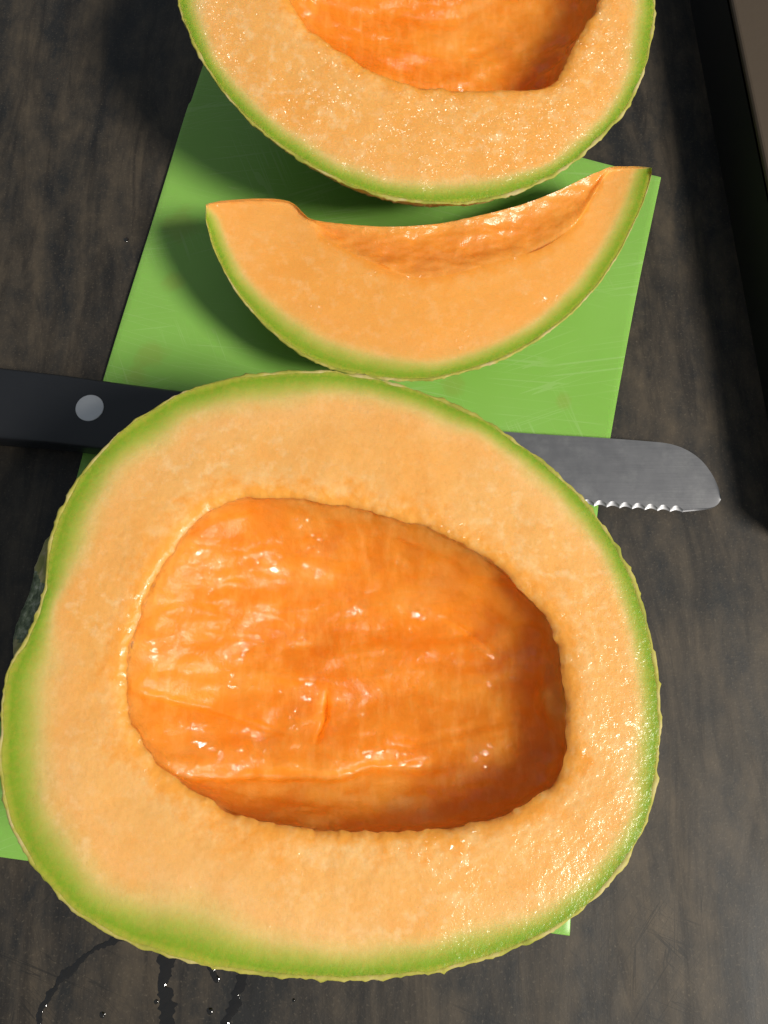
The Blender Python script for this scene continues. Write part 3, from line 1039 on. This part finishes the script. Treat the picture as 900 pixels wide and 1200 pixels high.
# ------------------------------------------------------------------ juice on the table
def trail(name, px, width, seed, label, grp=None, h=0.03):
    P = unp(px, 0.0)[:, :2]
    C = catmull(P, 26, False)
    T = np.gradient(C, axis=0)
    T /= np.linalg.norm(T, axis=1)[:, None]
    Nn = np.c_[-T[:, 1], T[:, 0]]
    n = len(C)
    C3 = np.c_[C, np.zeros(n)]
    wl = width * (0.5 + 0.55 * nz(C3, 2.5, seed, 3) + 0.22 * nz(C3, 6, seed, 2))
    wr = width * (0.5 + 0.55 * nz(C3, 2.5, seed + 7, 3) + 0.22 * nz(C3, 6, seed + 3, 2))
    tap = np.minimum(1, np.minimum(np.arange(n), np.arange(n)[::-1]) / 5.0)
    wl, wr = np.maximum(wl, 0.02) * tap + 0.002, np.maximum(wr, 0.02) * tap + 0.002
    V = []
    for a, zz in ((-1.0, 0.004), (-0.75, 0.6), (-0.3, 0.95), (0.15, 1.0), (0.7, 0.65), (1.0, 0.004)):
        w = wl if a < 0 else wr
        hh = h * (0.6 + 0.8 * np.abs(nz(C3, 5, seed + a, 2)))
        V.append(np.c_[C + Nn * (a * w)[:, None], np.maximum(0.004, zz * hh * tap) if zz > 0.01 else np.full(n, 0.003)])
    V = np.concatenate(V)
    o = obj(name, V, grid_faces(6, n, False), MT_JUICE)
    tag(o, label, 'juice', grp)

trail('juice_trail', [(156, 1097), (150, 1098), (135, 1101), (115, 1110), (98, 1122), (85, 1135), (72, 1146), (64, 1157), (55, 1172), (48, 1184), (46, 1195), (44, 1212)],
      0.20, 1.0, 'thin curved trail of juice arcing across the table at the lower left')
trail('juice_trail', [(199, 1108), (197, 1122), (194, 1136), (192, 1150), (194, 1164), (195, 1178), (196, 1192), (199, 1212)],
      0.42, 2.0, 'widest wet juice streak running straight down the table below the front melon')
trail('juice_trail', [(244, 1126), (248, 1136), (252, 1144), (256, 1151)], 0.13, 3.0,
      'short bright drip of juice just below the front melon rind')
trail('juice_trail', [(289, 1132), (285, 1144), (281, 1156), (277, 1168), (271, 1182), (266, 1196), (262, 1210)],
      0.28, 4.0, 'broken brown juice streak slanting down the table, right of the others')
def droplet(px, r, seed, label, z0=0.0):
    p = unp([px], z0)[0]
    V, n = [], 20
    for k, (a, zz) in enumerate(((1, 0.003), (0.86, 0.35), (0.6, 0.72), (0.3, 0.95))):
        for c in range(n):
            an = 2 * math.pi * c / n
            q = r * a * (1 + 0.35 * mnoise.noise(Vector((math.cos(an) * 1.2 + seed, math.sin(an) * 1.2, seed))))
            V.append((p[0] + q * math.cos(an), p[1] + q * math.sin(an), z0 + max(0.003, zz * r * 0.45)))
    fs = grid_faces(4, n)
    fs.append(tuple(3 * n + c for c in range(n)))
    o = obj('juice_drop', V, fs, MT_JUICE)
    tag(o, label, 'juice', 'juice drops on the table')
droplet((183, 1174), 0.07, 1, 'tiny juice drop left of the widest wet streak')
droplet((246, 1185), 0.10, 2, 'irregular juice drop between the widest streak and the broken streak')
droplet((120, 1189), 0.09, 3, 'small juice drop between the curved trail and the widest streak')
droplet((344, 1172), 0.05, 5, 'tiny dark juice drop below the middle of the front melon')
droplet((148, 281), 0.10, 6, 'small clear drop on the table beside the left edge of the mat')

# ------------------------------------------------------------------ brown box, top right
def build_box():
    z = 3.0
    a, b = unp([(857, -2), (901, 214)], z)
    d = (b - a) / np.linalg.norm(b - a)
    nrm = np.array([d[1], -d[0], 0])
    if nrm[0] < 0:
        nrm = -nrm
    p0, p1 = a - d * 18, b + d * 13
    base = np.array([(p0[0] + p1[0]) / 2, (p0[1] + p1[1]) / 2, 0])
    q = [p0, p1, p1 + nrm * 16, p0 + nrm * 16]
    root = empty('brown_box', (base[0], base[1], 0))
    V = [np.array([v[0], v[1], 0.0]) for v in q] + [np.array([v[0], v[1], z - 0.3]) for v in q]
    o = obj('side_panels', np.array(V) - base, [(0, 1, 5, 4), (1, 2, 6, 5), (2, 3, 7, 6), (3, 0, 4, 7), (3, 2, 1, 0)], MT_SIDE_SHADE, root, smooth=False)
    V = [np.array([v[0], v[1], z - 0.297]) for v in q] + [np.array([v[0], v[1], z]) for v in q]
    o = obj('lid', np.array(V) - base, [(0, 1, 5, 4), (1, 2, 6, 5), (2, 3, 7, 6), (3, 0, 4, 7), (4, 5, 6, 7), (3, 2, 1, 0)], MT_BROWN, root, smooth=False)
    m = o.modifiers.new('round', 'BEVEL')
    m.width = 0.0015
    m.segments = 3
    tag(root, 'dark brown box, its sides painted black as shade, at the top right corner', 'box')
build_box()
